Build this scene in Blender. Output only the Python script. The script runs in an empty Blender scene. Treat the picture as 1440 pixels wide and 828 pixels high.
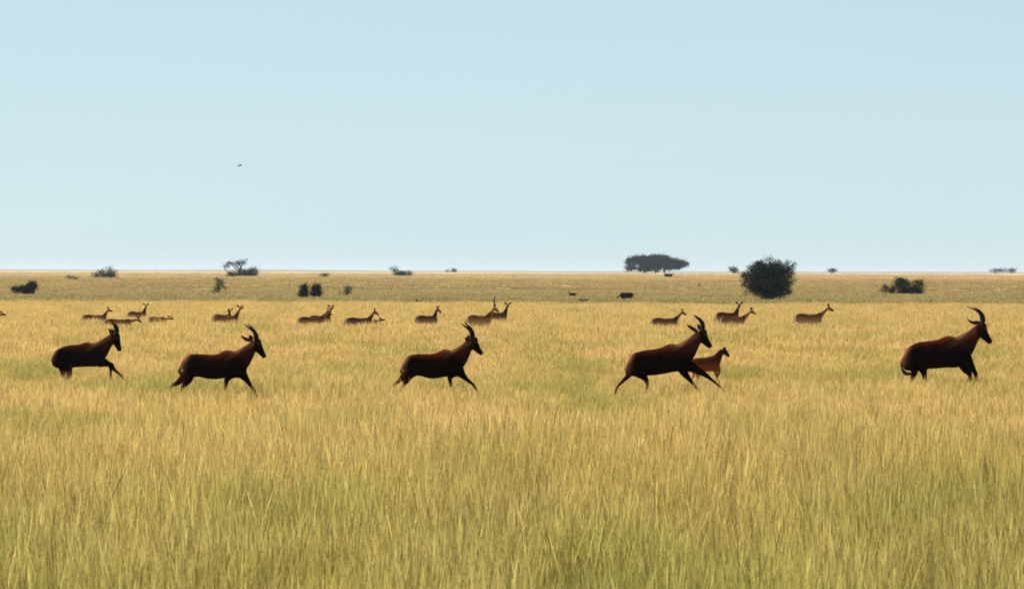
import bpy, bmesh, math, random
import numpy as np
from mathutils import Vector, Matrix, Euler, noise as mnoise

random.seed(11); rng = np.random.default_rng(11)
sc = bpy.context.scene
COL = sc.collection
R = math.radians

# ------------------------------------------------------------------ camera
F = 4500.0; CH = 2.55; PW, PH = 1440, 828
HOR = 382.0
pitch = math.atan((PH/2 - HOR)/F)
roll = math.atan(4.0/1440)
cam_d = bpy.data.cameras.new('camera'); cam = bpy.data.objects.new('camera', cam_d); COL.objects.link(cam)
cam_d.sensor_width = 36; cam_d.lens = F/PW*36
cam_d.clip_start = 0.5; cam_d.clip_end = 30000
RM = Matrix.Rotation(math.pi/2 - pitch, 3, 'X') @ Matrix.Rotation(roll, 3, 'Z')
cam.matrix_world = Matrix.Translation((0, 0, CH)) @ RM.to_4x4()
sc.camera = cam
cam_d.dof.use_dof = True; cam_d.dof.focus_distance = 66; cam_d.dof.aperture_fstop = 9

def ray(px, py):
    return RM @ Vector(((px-PW/2)/F, -(py-PH/2)/F, -1))
def at(px, py, d):
    """point on the plane y=d seen at that pixel"""
    v = ray(px, py); return Vector((0, 0, CH)) + v*(d/v.y)

def sstep(a, b, t):
    t = max(0.0, min(1.0, (t-a)/(b-a))); return t*t*(3-2*t)
def gz(x, y):
    z = 1.75*sstep(330, 1000, y) + 0.45*sstep(950, 1120, y) - 1.9*sstep(1150, 1500, y) + 3.6*sstep(3000, 5200, y)
    z += 0.05*mnoise.noise(Vector((x/23, y/31, 0)))*sstep(0, 60, y)
    z += 0.25*mnoise.noise(Vector((x/160, y/240, 7)))*sstep(260, 700, y)
    z += 1.6*mnoise.noise(Vector((x/260, 3, 1)))*sstep(3000, 5000, y)
    return z
def hit(px, py):
    v = ray(px, py); d = 15.0
    while d < 1140:
        p = Vector((0, 0, CH)) + v*(d/v.y)
        if p.z <= gz(p.x, p.y): return p
        d *= 1.01
    return p

# ------------------------------------------------------------------ helpers
def link(name, me, mat=None, parent=None):
    o = bpy.data.objects.new(name, me); COL.objects.link(o)
    if mat: me.materials.append(mat)
    if parent: o.parent = parent
    return o
def empty(name, loc, label, cat, group=None):
    o = bpy.data.objects.new(name, None); COL.objects.link(o); o.location = loc
    o.empty_display_size = 0.2
    o['label'] = label; o['category'] = cat
    if group: o['group'] = group
    return o
def new_mat(name):
    m = bpy.data.materials.new(name); m.use_nodes = True
    nt = m.node_tree; nt.nodes.clear()
    return m, nt, nt.nodes, nt.links
def N(ns, t, **k):
    n = ns.new(t)
    for a, b in k.items(): setattr(n, a, b)
    return n
def setin(n, **k):
    for a, b in k.items(): n.inputs[a.replace('_', ' ')].default_value = b
def catmull(P, per=4):
    P = [np.array(p, float) for p in P]
    out = []
    for i in range(len(P)-1):
        a = P[max(i-1, 0)]; b = P[i]; c = P[i+1]; d = P[min(i+2, len(P)-1)]
        for k in range(per):
            t = k/per
            out.append(0.5*((2*b)+(-a+c)*t+(2*a-5*b+4*c-d)*t*t+(-a+3*b-3*c+d)*t**3))
    out.append(P[-1]); return out
def tube(bm, P, seg=12, per=4, vert=False, lateral=Vector((0, 1, 0))):
    """P rows: x,y,z,ru(in plane),rv(lateral); closed loft"""
    S = catmull(P, per) if per > 1 and len(P) > 2 else [np.array(p, float) for p in P]
    rings = []
    n = len(S)
    for i, s in enumerate(S):
        a = S[max(i-1, 0)]; b = S[min(i+1, n-1)]
        t = Vector((b-a)[:3])
        if t.length < 1e-9: t = Vector((1, 0, 0))
        t.normalize()
        if vert: u = Vector((0, 0, 1)); w = lateral
        else:
            w = lateral - t*lateral.dot(t)
            if w.length < 0.15: w = Vector((1, 0, 0)) - t*t.x
            w.normalize(); u = t.cross(w)
        ru, rv = max(s[3], .0012), max(s[4], .0012)
        c = Vector(s[:3])
        rings.append([bm.verts.new(c + u*(ru*math.sin(2*math.pi*k/seg)) + w*(rv*math.cos(2*math.pi*k/seg))) for k in range(seg)])
    for a, b in zip(rings, rings[1:]):
        for k in range(seg):
            bm.faces.new((a[k], a[(k+1) % seg], b[(k+1) % seg], b[k]))
    for rg in (rings[0], rings[-1]):
        c = bm.verts.new(sum((v.co for v in rg), Vector())/seg)
        for k in range(seg): bm.faces.new((rg[k], rg[(k+1) % seg], c))
def bm_mesh(name, bm, smooth=True):
    bmesh.ops.recalc_face_normals(bm, faces=bm.faces)
    me = bpy.data.meshes.new(name); bm.to_mesh(me); bm.free()
    if smooth: me.polygons.foreach_set('use_smooth', [True]*len(me.polygons))
    return me
def remesh(me, voxel, it=4):
    o = bpy.data.objects.new('tmp', me); COL.objects.link(o)
    m = o.modifiers.new('r', 'REMESH'); m.mode = 'VOXEL'; m.voxel_size = voxel; m.use_smooth_shade = True
    s = o.modifiers.new('s', 'SMOOTH'); s.factor = .5; s.iterations = it
    bpy.context.view_layer.update()
    dg = bpy.context.evaluated_depsgraph_get()
    out = bpy.data.meshes.new_from_object(o.evaluated_get(dg))
    bpy.data.objects.remove(o); bpy.data.meshes.remove(me)
    out.polygons.foreach_set('use_smooth', [True]*len(out.polygons))
    return out

# ------------------------------------------------------------------ materials
def coat_mat(name, rough=.62, spec=.2):
    m, nt, ns, ln = new_mat(name)
    out = N(ns, 'ShaderNodeOutputMaterial'); b = N(ns, 'ShaderNodeBsdfPrincipled')
    at_ = N(ns, 'ShaderNodeVertexColor', layer_name='coat')
    tc = N(ns, 'ShaderNodeTexCoord'); nz = N(ns, 'ShaderNodeTexNoise'); setin(nz, Scale=24.0, Detail=5.0, Roughness=.6)
    mp = N(ns, 'ShaderNodeMapping'); mp.inputs['Scale'].default_value = (.5, 1, 1.6)
    ln.new(tc.outputs['Object'], mp.inputs[0]); ln.new(mp.outputs[0], nz.inputs['Vector'])
    mr = N(ns, 'ShaderNodeMapRange'); setin(mr, To_Min=.6, To_Max=1.4); ln.new(nz.outputs[0], mr.inputs[0])
    mx = N(ns, 'ShaderNodeVectorMath', operation='SCALE'); ln.new(at_.outputs[0], mx.inputs[0]); ln.new(mr.outputs[0], mx.inputs['Scale'])
    ln.new(mx.outputs[0], b.inputs['Base Color']); b.inputs['Roughness'].default_value = rough
    b.inputs['Specular IOR Level'].default_value = spec
    bp = N(ns, 'ShaderNodeBump'); setin(bp, Strength=.25, Distance=.01); ln.new(nz.outputs[0], bp.inputs['Height']); ln.new(bp.outputs[0], b.inputs['Normal'])
    ln.new(b.outputs[0], out.inputs[0]); return m
def plain_mat(name, col, rough=.6, spec=.3, scale=30, var=.4, bump=.2):
    m, nt, ns, ln = new_mat(name)
    out = N(ns, 'ShaderNodeOutputMaterial'); b = N(ns, 'ShaderNodeBsdfPrincipled')
    tc = N(ns, 'ShaderNodeTexCoord'); nz = N(ns, 'ShaderNodeTexNoise'); setin(nz, Scale=float(scale), Detail=4.0)
    ln.new(tc.outputs['Object'], nz.inputs['Vector'])
    mr = N(ns, 'ShaderNodeMapRange'); setin(mr, To_Min=1-var, To_Max=1+var); ln.new(nz.outputs[0], mr.inputs[0])
    mx = N(ns, 'ShaderNodeVectorMath', operation='SCALE'); mx.inputs[0].default_value = col[:3]; ln.new(mr.outputs[0], mx.inputs['Scale'])
    ln.new(mx.outputs[0], b.inputs['Base Color']); b.inputs['Roughness'].default_value = rough; b.inputs['Specular IOR Level'].default_value = spec
    bp = N(ns, 'ShaderNodeBump'); setin(bp, Strength=bump, Distance=.01); ln.new(nz.outputs[0], bp.inputs['Height']); ln.new(bp.outputs[0], b.inputs['Normal'])
    ln.new(b.outputs[0], out.inputs[0]); return m
def leaf_mat(name, c1, c2, trans=.25):
    m, nt, ns, ln = new_mat(name)
    out = N(ns, 'ShaderNodeOutputMaterial')
    tc = N(ns, 'ShaderNodeTexCoord'); nz = N(ns, 'ShaderNodeTexNoise'); setin(nz, Scale=1.1, Detail=5.0)
    ln.new(tc.outputs['Object'], nz.inputs['Vector'])
    rp = N(ns, 'ShaderNodeValToRGB'); rp.color_ramp.elements[0].position = .35; rp.color_ramp.elements[1].position = .65
    rp.color_ramp.elements[0].color = (*c1, 1); rp.color_ramp.elements[1].color = (*c2, 1)
    ln.new(nz.outputs[0], rp.inputs[0])
    d = N(ns, 'ShaderNodeBsdfDiffuse'); t = N(ns, 'ShaderNodeBsdfTranslucent'); mx = N(ns, 'ShaderNodeMixShader'); mx.inputs[0].default_value = trans
    ln.new(rp.outputs[0], d.inputs[0]); ln.new(rp.outputs[0], t.inputs[0]); ln.new(d.outputs[0], mx.inputs[1]); ln.new(t.outputs[0], mx.inputs[2])
    ln.new(mx.outputs[0], out.inputs[0]); return m

M_COAT = coat_mat('topi_coat', .9, 0); M_KOB = coat_mat('kob_coat', .9, .03)
M_HORN = plain_mat('horn', (.010, .008, .007), .7, .12, 40)
M_HOOF = plain_mat('hoof_horn', (.02, .018, .016), .45, .4, 40)
M_EYE = plain_mat('eye_gloss', (.006, .005, .004), .1, .6, 10, .1, 0)
M_TUFT = plain_mat('tail_hair', (.012, .010, .009), .7, .2, 60)
M_BARK = plain_mat('bark', (.075, .062, .052), .9, .1, 6)
M_BARKG = plain_mat('grey_dead_wood', (.16, .15, .14), .9, .1, 6)
M_LEAF_D = leaf_mat('dark_bush_leaf', (.006, .012, .004), (.026, .042, .012), .1)
M_LEAF_G = leaf_mat('grey_bush_leaf', (.035, .043, .032), (.075, .085, .055), .2)
M_LEAF_A = leaf_mat('acacia_leaf', (.008, .020, .020), (.020, .036, .034), .1)
M_LEAF_L = leaf_mat('small_bush_leaf', (.05, .06, .03), (.11, .12, .06), .25)

# ------------------------------------------------------------------ ground colour shared by sheet and grass
def zone_color(ns, ln, tall):
    """colour of the sward as a function of where it grows (world position)"""
    geo = N(ns, 'ShaderNodeNewGeometry'); sep = N(ns, 'ShaderNodeSeparateXYZ'); ln.new(geo.outputs['Position'], sep.inputs[0])
    def noise(sx, sy, detail=4.0, off=0.0, rough=.55):
        mp = N(ns, 'ShaderNodeMapping'); mp.inputs['Scale'].default_value = (1/sx, 1/sy, 0); mp.inputs['Location'].default_value = (off, off*1.7, off)
        ln.new(geo.outputs['Position'], mp.inputs[0])
        n = N(ns, 'ShaderNodeTexNoise'); setin(n, Scale=1.0, Detail=detail, Roughness=rough); ln.new(mp.outputs[0], n.inputs['Vector']); return n.outputs[0]
    def ramp(src, pts):
        r = N(ns, 'ShaderNodeValToRGB'); e = r.color_ramp.elements
        e[0].position, e[0].color = pts[0][0], (*pts[0][1], 1); e[1].position, e[1].color = pts[-1][0], (*pts[-1][1], 1)
        for p, c in pts[1:-1]:
            q = e.new(p); q.color = (*c, 1)
        ln.new(src, r.inputs[0]); return r.outputs[0]
    def mix(f, a, b):
        m = N(ns, 'ShaderNodeMix', data_type='RGBA'); ln.new(f, m.inputs[0]); ln.new(a, m.inputs[6]); ln.new(b, m.inputs[7]); return m.outputs[2]
    def mr(src, a, b, c=0., d=1., smooth=True):
        m = N(ns, 'ShaderNodeMapRange', interpolation_type='SMOOTHSTEP' if smooth else 'LINEAR'); setin(m, From_Min=float(a), From_Max=float(b), To_Min=float(c), To_Max=float(d)); ln.new(src, m.inputs[0]); return m.outputs[0]
    def mth(op, a, b):
        m = N(ns, 'ShaderNodeMath', operation=op)
        for i, v in enumerate((a, b)):
            if isinstance(v, (int, float)): m.inputs[i].default_value = v
            else: ln.new(v, m.inputs[i])
        return m.outputs[0]
    y = sep.outputs['Y']
    golden = ramp(noise(2.2, 6, 5, 3.), [(.30, (.47, .35, .075)), (.5, (.62, .435, .14)), (.72, (.69, .48, .18))])
    green = ramp(noise(1.3, 4, 4, 9.), [(.3, (.15, .19, .025)), (.7, (.38, .365, .045))])
    g1 = mr(noise(2.6, 9, 5, 1.), .46, .64)
    nearb = mr(y, 19, 46, .60, 0.)          # the nearest sward is fresher
    mid = mth('MULTIPLY', mr(y, 48, 58), mr(y, 84, 68))
    g = mth('MINIMUM', mth('ADD', mth('MULTIPLY', g1, mr(y, 24, 50, .42, .75)), mth('ADD', nearb, mth('MULTIPLY', mid, .12))), 1.0)
    g = mth('MULTIPLY', g, mr(y, 75, 135, 1., .3))
    tallc = mix(g, golden, green)
    # hollow beyond the tall grass: shorter, duller sward
    yn = mth('ADD', y, mth('MULTIPLY', mth('SUBTRACT', noise(60, 900, 4, 5.), .5), 60.))
    band = ramp(mr(yn, 215, 820, 0, 1, False), [(0., (.20, .175, .058)), (.10, (.265, .21, .078)), (.45, (.36, .265, .105)), (.68, (.38, .285, .125)), (.8, (.50, .38, .20)), (1., (.53, .40, .23))])
    dark = ramp(noise(14, 60, 5, 12.), [(.32, (.76, .79, .72)), (.62, (1.05, 1.03, 1.02))])
    mb = N(ns, 'ShaderNodeMix', data_type='RGBA', blend_type='MULTIPLY'); mb.inputs[0].default_value = .8; ln.new(band, mb.inputs[6]); ln.new(dark, mb.inputs[7])
    yb = mth('ADD', y, mth('MULTIPLY', mth('SUBTRACT', noise(18, 40, 4, 2.), .5), 26.))
    fr = N(ns, 'ShaderNodeRGB'); fr.outputs[0].default_value = (.24, .205, .14, 1)
    bandc = mix(mr(y, 1300, 2600), mb.outputs[2], fr.outputs[0])
    return mix(mr(yb, 205, 226), tallc, bandc), noise, mth

def ground_mat():
    m, nt, ns, ln = new_mat('savanna_soil_and_thatch'); out = N(ns, 'ShaderNodeOutputMaterial')
    c, noise, mth = zone_color(ns, ln, False)
    sep_g = N(ns, 'ShaderNodeNewGeometry'); sep = N(ns, 'ShaderNodeSeparateXYZ'); ln.new(sep_g.outputs['Position'], sep.inputs[0])
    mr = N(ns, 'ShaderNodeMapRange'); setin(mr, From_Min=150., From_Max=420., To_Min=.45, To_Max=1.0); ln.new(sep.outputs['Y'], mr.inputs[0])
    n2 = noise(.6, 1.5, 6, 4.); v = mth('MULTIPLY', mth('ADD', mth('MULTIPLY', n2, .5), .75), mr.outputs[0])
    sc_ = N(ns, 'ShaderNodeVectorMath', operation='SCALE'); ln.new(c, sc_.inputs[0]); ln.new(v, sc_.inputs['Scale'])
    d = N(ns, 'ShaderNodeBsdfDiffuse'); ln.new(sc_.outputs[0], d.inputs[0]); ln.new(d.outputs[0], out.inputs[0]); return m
def grass_mat():
    m, nt, ns, ln = new_mat('grass_blades'); out = N(ns, 'ShaderNodeOutputMaterial')
    c, noise, mth = zone_color(ns, ln, True)
    a = N(ns, 'ShaderNodeVertexColor', layer_name='blade')   # per blade tint
    sp = N(ns, 'ShaderNodeSeparateColor'); ln.new(a.outputs[0], sp.inputs[0])
    # R: straw amount, G: brightness, B: height along the blade
    straw = N(ns, 'ShaderNodeMix', data_type='RGBA'); straw.inputs[7].default_value = (.67, .485, .21, 1)
    gb = N(ns, 'ShaderNodeMix', data_type='RGBA'); gb.inputs[7].default_value = (.20, .25, .03, 1)
    g2 = N(ns, 'ShaderNodeNewGeometry'); s2 = N(ns, 'ShaderNodeSeparateXYZ'); ln.new(g2.outputs['Position'], s2.inputs[0])
    r2 = N(ns, 'ShaderNodeMapRange'); setin(r2, From_Min=18., From_Max=42., To_Min=1.0, To_Max=.12); ln.new(s2.outputs['Y'], r2.inputs[0])
    hb = mth('MAXIMUM', mth('SUBTRACT', 1.0, mth('MULTIPLY', sp.outputs[2], 1.25)), 0.0)
    oi0 = N(ns, 'ShaderNodeObjectInfo'); r3 = N(ns, 'ShaderNodeMapRange'); setin(r3, From_Min=.55, From_Max=.95, To_Min=0., To_Max=.8); ln.new(oi0.outputs['Random'], r3.inputs[0])
    gf = mth('ADD', mth('MULTIPLY', hb, r2.outputs[0]), mth('MULTIPLY', r3.outputs[0], mth('MULTIPLY', r2.outputs[0], .6)))
    ln.new(mth('MINIMUM', gf, 1.0), gb.inputs[0]); ln.new(c, gb.inputs[6])
    ln.new(mth('MULTIPLY', sp.outputs[0], .5), straw.inputs[0]); ln.new(gb.outputs[2], straw.inputs[6])
    oi = N(ns, 'ShaderNodeObjectInfo')
    v = mth('MULTIPLY', mth('ADD', mth('MULTIPLY', sp.outputs[1], .75), .62), mth('ADD', mth('MULTIPLY', oi.outputs['Random'], .26), .88))
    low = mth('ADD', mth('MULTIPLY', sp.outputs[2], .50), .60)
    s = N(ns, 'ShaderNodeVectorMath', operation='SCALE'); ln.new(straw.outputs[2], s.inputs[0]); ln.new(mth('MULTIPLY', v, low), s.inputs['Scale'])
    d = N(ns, 'ShaderNodeBsdfDiffuse'); t = N(ns, 'ShaderNodeBsdfTranslucent'); mx = N(ns, 'ShaderNodeMixShader'); mx.inputs[0].default_value = .4
    ln.new(s.outputs[0], d.inputs[0]); ln.new(s.outputs[0], t.inputs[0]); ln.new(d.outputs[0], mx.inputs[1]); ln.new(t.outputs[0], mx.inputs[2])
    ln.new(mx.outputs[0], out.inputs[0]); return m

# ------------------------------------------------------------------ terrain
def build_ground():
    ys = [-60, -20, 0, 10]; y = 14.0
    while y < 9000:
        ys.append(y); y *= 1.035
    ys.append(9000)
    nx = 90
    V = []; Fc = []
    for yy in ys:
        half = max(60, yy*0.55)
        for i in range(nx+1):
            x = (i/nx*2-1)*half
            V.append((x, yy, gz(x, yy)))
    for j in range(len(ys)-1):
        for i in range(nx):
            a = j*(nx+1)+i; Fc.append((a, a+1, a+nx+2, a+nx+1))
    me = bpy.data.meshes.new('ground'); me.from_pydata(V, [], Fc); me.polygons.foreach_set('use_smooth', [True]*len(Fc))
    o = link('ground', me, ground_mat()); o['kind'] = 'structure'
build_ground()

# ------------------------------------------------------------------ grass
M_GRASS = grass_mat()
def tuft_mesh(name, n, rad, hmin, hmax, wid, lean, seed, stems=.5, curve=.18):
    r = np.random.default_rng(seed)
    V = np.zeros((n, 9, 3)); C = np.ones((n, 9, 4))
    ang = r.uniform(0, 2*np.pi, n); rr = rad*np.sqrt(r.uniform(0, 1, n))
    # pull blades toward clump centres
    cl = r.uniform(-rad*.8, rad*.8, (max(3, n//26), 2)); pick = r.integers(0, len(cl), n)
    bx = np.where(r.random(n) < .62, cl[pick, 0]+r.normal(0, .05, n), rr*np.cos(ang))
    by = np.where(r.random(n) < .62, cl[pick, 1]+r.normal(0, .05, n), rr*np.sin(ang))
    H = r.uniform(hmin, hmax, n); isst = r.random(n) < stems
    H = np.where(isst, H*1.18, H*.82)
    la = r.uniform(0, 2*np.pi, n); L = np.abs(r.normal(0, lean, n)); cv = r.uniform(.2, 1, n)*curve*np.where(isst, .7, 1.6)
    wa = r.uniform(0, np.pi, n); W = wid*r.uniform(.6, 1.3, n)
    ts = [0, .35, .65, .85, 1.0]
    prof_leaf = [.9, 1.0, .8, .45, 0]; prof_stem = [.5, .42, .4, 1.15, 0]
    for k, t in enumerate(ts):
        off = (L*t + cv*t*t)*H
        z = H*t*(1-.25*cv*t)
        w = W*np.where(isst, prof_stem[k], prof_leaf[k])*.5
        cx = bx+np.cos(la)*off; cy = by+np.sin(la)*off
        if k < 4:
            V[:, 2*k] = np.stack([cx-np.cos(wa)*w, cy-np.sin(wa)*w, z], 1)
            V[:, 2*k+1] = np.stack([cx+np.cos(wa)*w, cy+np.sin(wa)*w, z], 1)
            C[:, 2*k, 2] = C[:, 2*k+1, 2] = t
        else:
            V[:, 8] = np.stack([cx, cy, z], 1); C[:, 8, 2] = 1
    br = r.random(n) if wid < .01 else r.uniform(.38, .62, n)
    C[:, :, 0] = np.where(isst, r.uniform(.4, 1, n), r.uniform(0, .35, n))[:, None]
    C[:, :, 1] = br[:, None]
    base = (np.arange(n)*9)[:, None]
    q = np.concatenate([base+np.array([0, 1, 3, 2]), base+np.array([2, 3, 5, 4]), base+np.array([4, 5, 7, 6])], 0)
    tr = base+np.array([6, 7, 8])
    me = bpy.data.meshes.new(name)
    me.from_pydata(V.reshape(-1, 3).tolist(), [], q.tolist()+tr.tolist())
    ca = me.color_attributes.new('blade', 'FLOAT_COLOR', 'POINT'); ca.data.foreach_set('color', C.reshape(-1).astype(np.float32))
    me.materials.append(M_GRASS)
    return me
tufts = bpy.data.collections.new('grass_sources')
specs = []
for i in range(7): specs.append(('tuft_a%d' % i, tuft_mesh('ta%d' % i, 150, .34, .30, .62, .0058, .13, 100+i, .55)))
for i in range(3): specs.append(('tuft_aa%d' % i, tuft_mesh('taa%d' % i, 16, .5, .62, .80, .0085, .26, 150+i, 1.0, .1)))
for i in range(5): specs.append(('tuft_b%d' % i, tuft_mesh('tb%d' % i, 170, .62, .28, .52, .014, .12, 200+i, .55)))
for i in range(4): specs.append(('tuft_c%d' % i, tuft_mesh('tc%d' % i, 190, 1.5, .14, .34, .05, .2, 300+i, .3)))
for n_, me_ in specs: tufts.objects.link(bpy.data.objects.new(n_, me_))
names = sorted(o.name for o in tufts.objects)

def grass_points():
    P = []; A = []      # A: variant, rot, scale xy, scale z
    def scatter(y0, y1, dens, kinds, hs, sx=1.0, edge=None):
        area = 0; y = y0
        while y < y1:
            dy = max(.5, y*.02); w = .18*y*1.3 + 4
            n = rng.poisson(2*w*dy*dens(y+dy/2))
            xs = rng.uniform(-w, w, n); yy = rng.uniform(y, y+dy, n)
            for a, b in zip(xs, yy):
                if edge and not edge(a, b): continue
                h = hs(a, b)*rng.uniform(.82, 1.18)
                P.append((a, b, gz(a, b)-.01)); A.append((kinds[rng.integers(len(kinds))], rng.uniform(0, 6.283), sx*rng.uniform(.85, 1.15), h))
            y += dy
    def edge_y(a, b): return b < 213 + 9*mnoise.noise(Vector((a/16, b/25, 3.3))) + 5*mnoise.noise(Vector((a/4, b/9, 8)))
    def hfield(a, b):
        base = 1.12-.34*sstep(36, 48, b)-.16*sstep(59.2, 62, b)
        if 1.6 < a < 5.4 and 56 < b < 63.2: base = max(base, .74)
        base += .40*sstep(76, 112, b)
        return base*(1+(.22 if b < 80 else .12)*mnoise.noise(Vector((a/3.2, b/6, 1)))+.12*mnoise.noise(Vector((a/.9, b/1.4, 5))))
    scatter(14.5, 78, lambda y: 5.2, range(0, 7), hfield)
    scatter(14.5, 62, lambda y: .55, range(7, 10), lambda a, b: 1.05-.6*sstep(36, 54, b))
    scatter(76, 226, lambda y: 1.9, range(10, 15), hfield, 1.0, edge_y)
    scatter(206, 960, lambda y: .42 if y < 420 else .05, range(15, 19), lambda a, b: .6+.3*mnoise.noise(Vector((a/12, b/30, 2)))+(.5 if b > 420 else 0), 1.25)
    return P, A
P, A = grass_points()
print('GRASS INSTANCES', len(P))
gm = bpy.data.meshes.new('grass'); gm.vertices.add(len(P)); gm.vertices.foreach_set('co', np.array(P, np.float32).reshape(-1))
A = np.array(A)
ia = gm.attributes.new('vi', 'INT', 'POINT'); ia.data.foreach_set('value', A[:, 0].astype(np.int32))
ra = gm.attributes.new('rot', 'FLOAT_VECTOR', 'POINT'); rv_ = np.zeros((len(P), 3), np.float32); rv_[:, 2] = A[:, 1]; rv_[:, 0] = rng.normal(0, .04, len(P)); ra.data.foreach_set('vector', rv_.reshape(-1))
sa = gm.attributes.new('scl', 'FLOAT_VECTOR', 'POINT'); sv = np.stack([A[:, 2], A[:, 2], A[:, 3]], 1).astype(np.float32); sa.data.foreach_set('vector', sv.reshape(-1))
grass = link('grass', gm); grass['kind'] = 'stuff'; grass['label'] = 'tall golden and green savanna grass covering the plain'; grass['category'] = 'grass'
ng = bpy.data.node_groups.new('grass_scatter', 'GeometryNodeTree')
ng.interface.new_socket('Geometry', in_out='INPUT', socket_type='NodeSocketGeometry'); ng.interface.new_socket('Geometry', in_out='OUTPUT', socket_type='NodeSocketGeometry')
gi = ng.nodes.new('NodeGroupInput'); go = ng.nodes.new('NodeGroupOutput')
ci = ng.nodes.new('GeometryNodeCollectionInfo'); ci.inputs['Collection'].default_value = tufts; ci.inputs['Separate Children'].default_value = True; ci.inputs['Reset Children'].default_value = True
ip = ng.nodes.new('GeometryNodeInstanceOnPoints'); ip.inputs['Pick Instance'].default_value = True
def named(n, t):
    q = ng.nodes.new('GeometryNodeInputNamedAttribute'); q.data_type = t; q.inputs[0].default_value = n; return q.outputs[0]
L_ = ng.links.new
L_(gi.outputs[0], ip.inputs['Points']); L_(ci.outputs[0], ip.inputs['Instance']); L_(named('vi', 'INT'), ip.inputs['Instance Index'])
er = ng.nodes.new('FunctionNodeEulerToRotation'); L_(named('rot', 'FLOAT_VECTOR'), er.inputs[0]); L_(er.outputs[0], ip.inputs['Rotation'])
L_(named('scl', 'FLOAT_VECTOR'), ip.inputs['Scale']); L_(ip.outputs[0], go.inputs[0])
md = grass.modifiers.new('scatter', 'NODES'); md.node_group = ng

# ------------------------------------------------------------------ topi
def set_coat(me, fn):
    n = len(me.vertices); co = np.empty(n*3, np.float32); me.vertices.foreach_get('co', co); co = co.reshape(-1, 3)
    c = np.ones((n, 4), np.float32); c[:, :3] = fn(co)
    a = me.color_attributes.new('coat', 'FLOAT_COLOR', 'POINT'); a.data.foreach_set('color', c.reshape(-1))
def blob(co, cx, cz, rx, rz, soft=.45):
    d = np.sqrt(((co[:, 0]-cx)/rx)**2+((co[:, 2]-cz)/rz)**2)
    return np.clip((1+soft-d)/(2*soft), 0, 1)[:, None]
def lerp(a, b, t): return a*(1-t)+b*t

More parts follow.
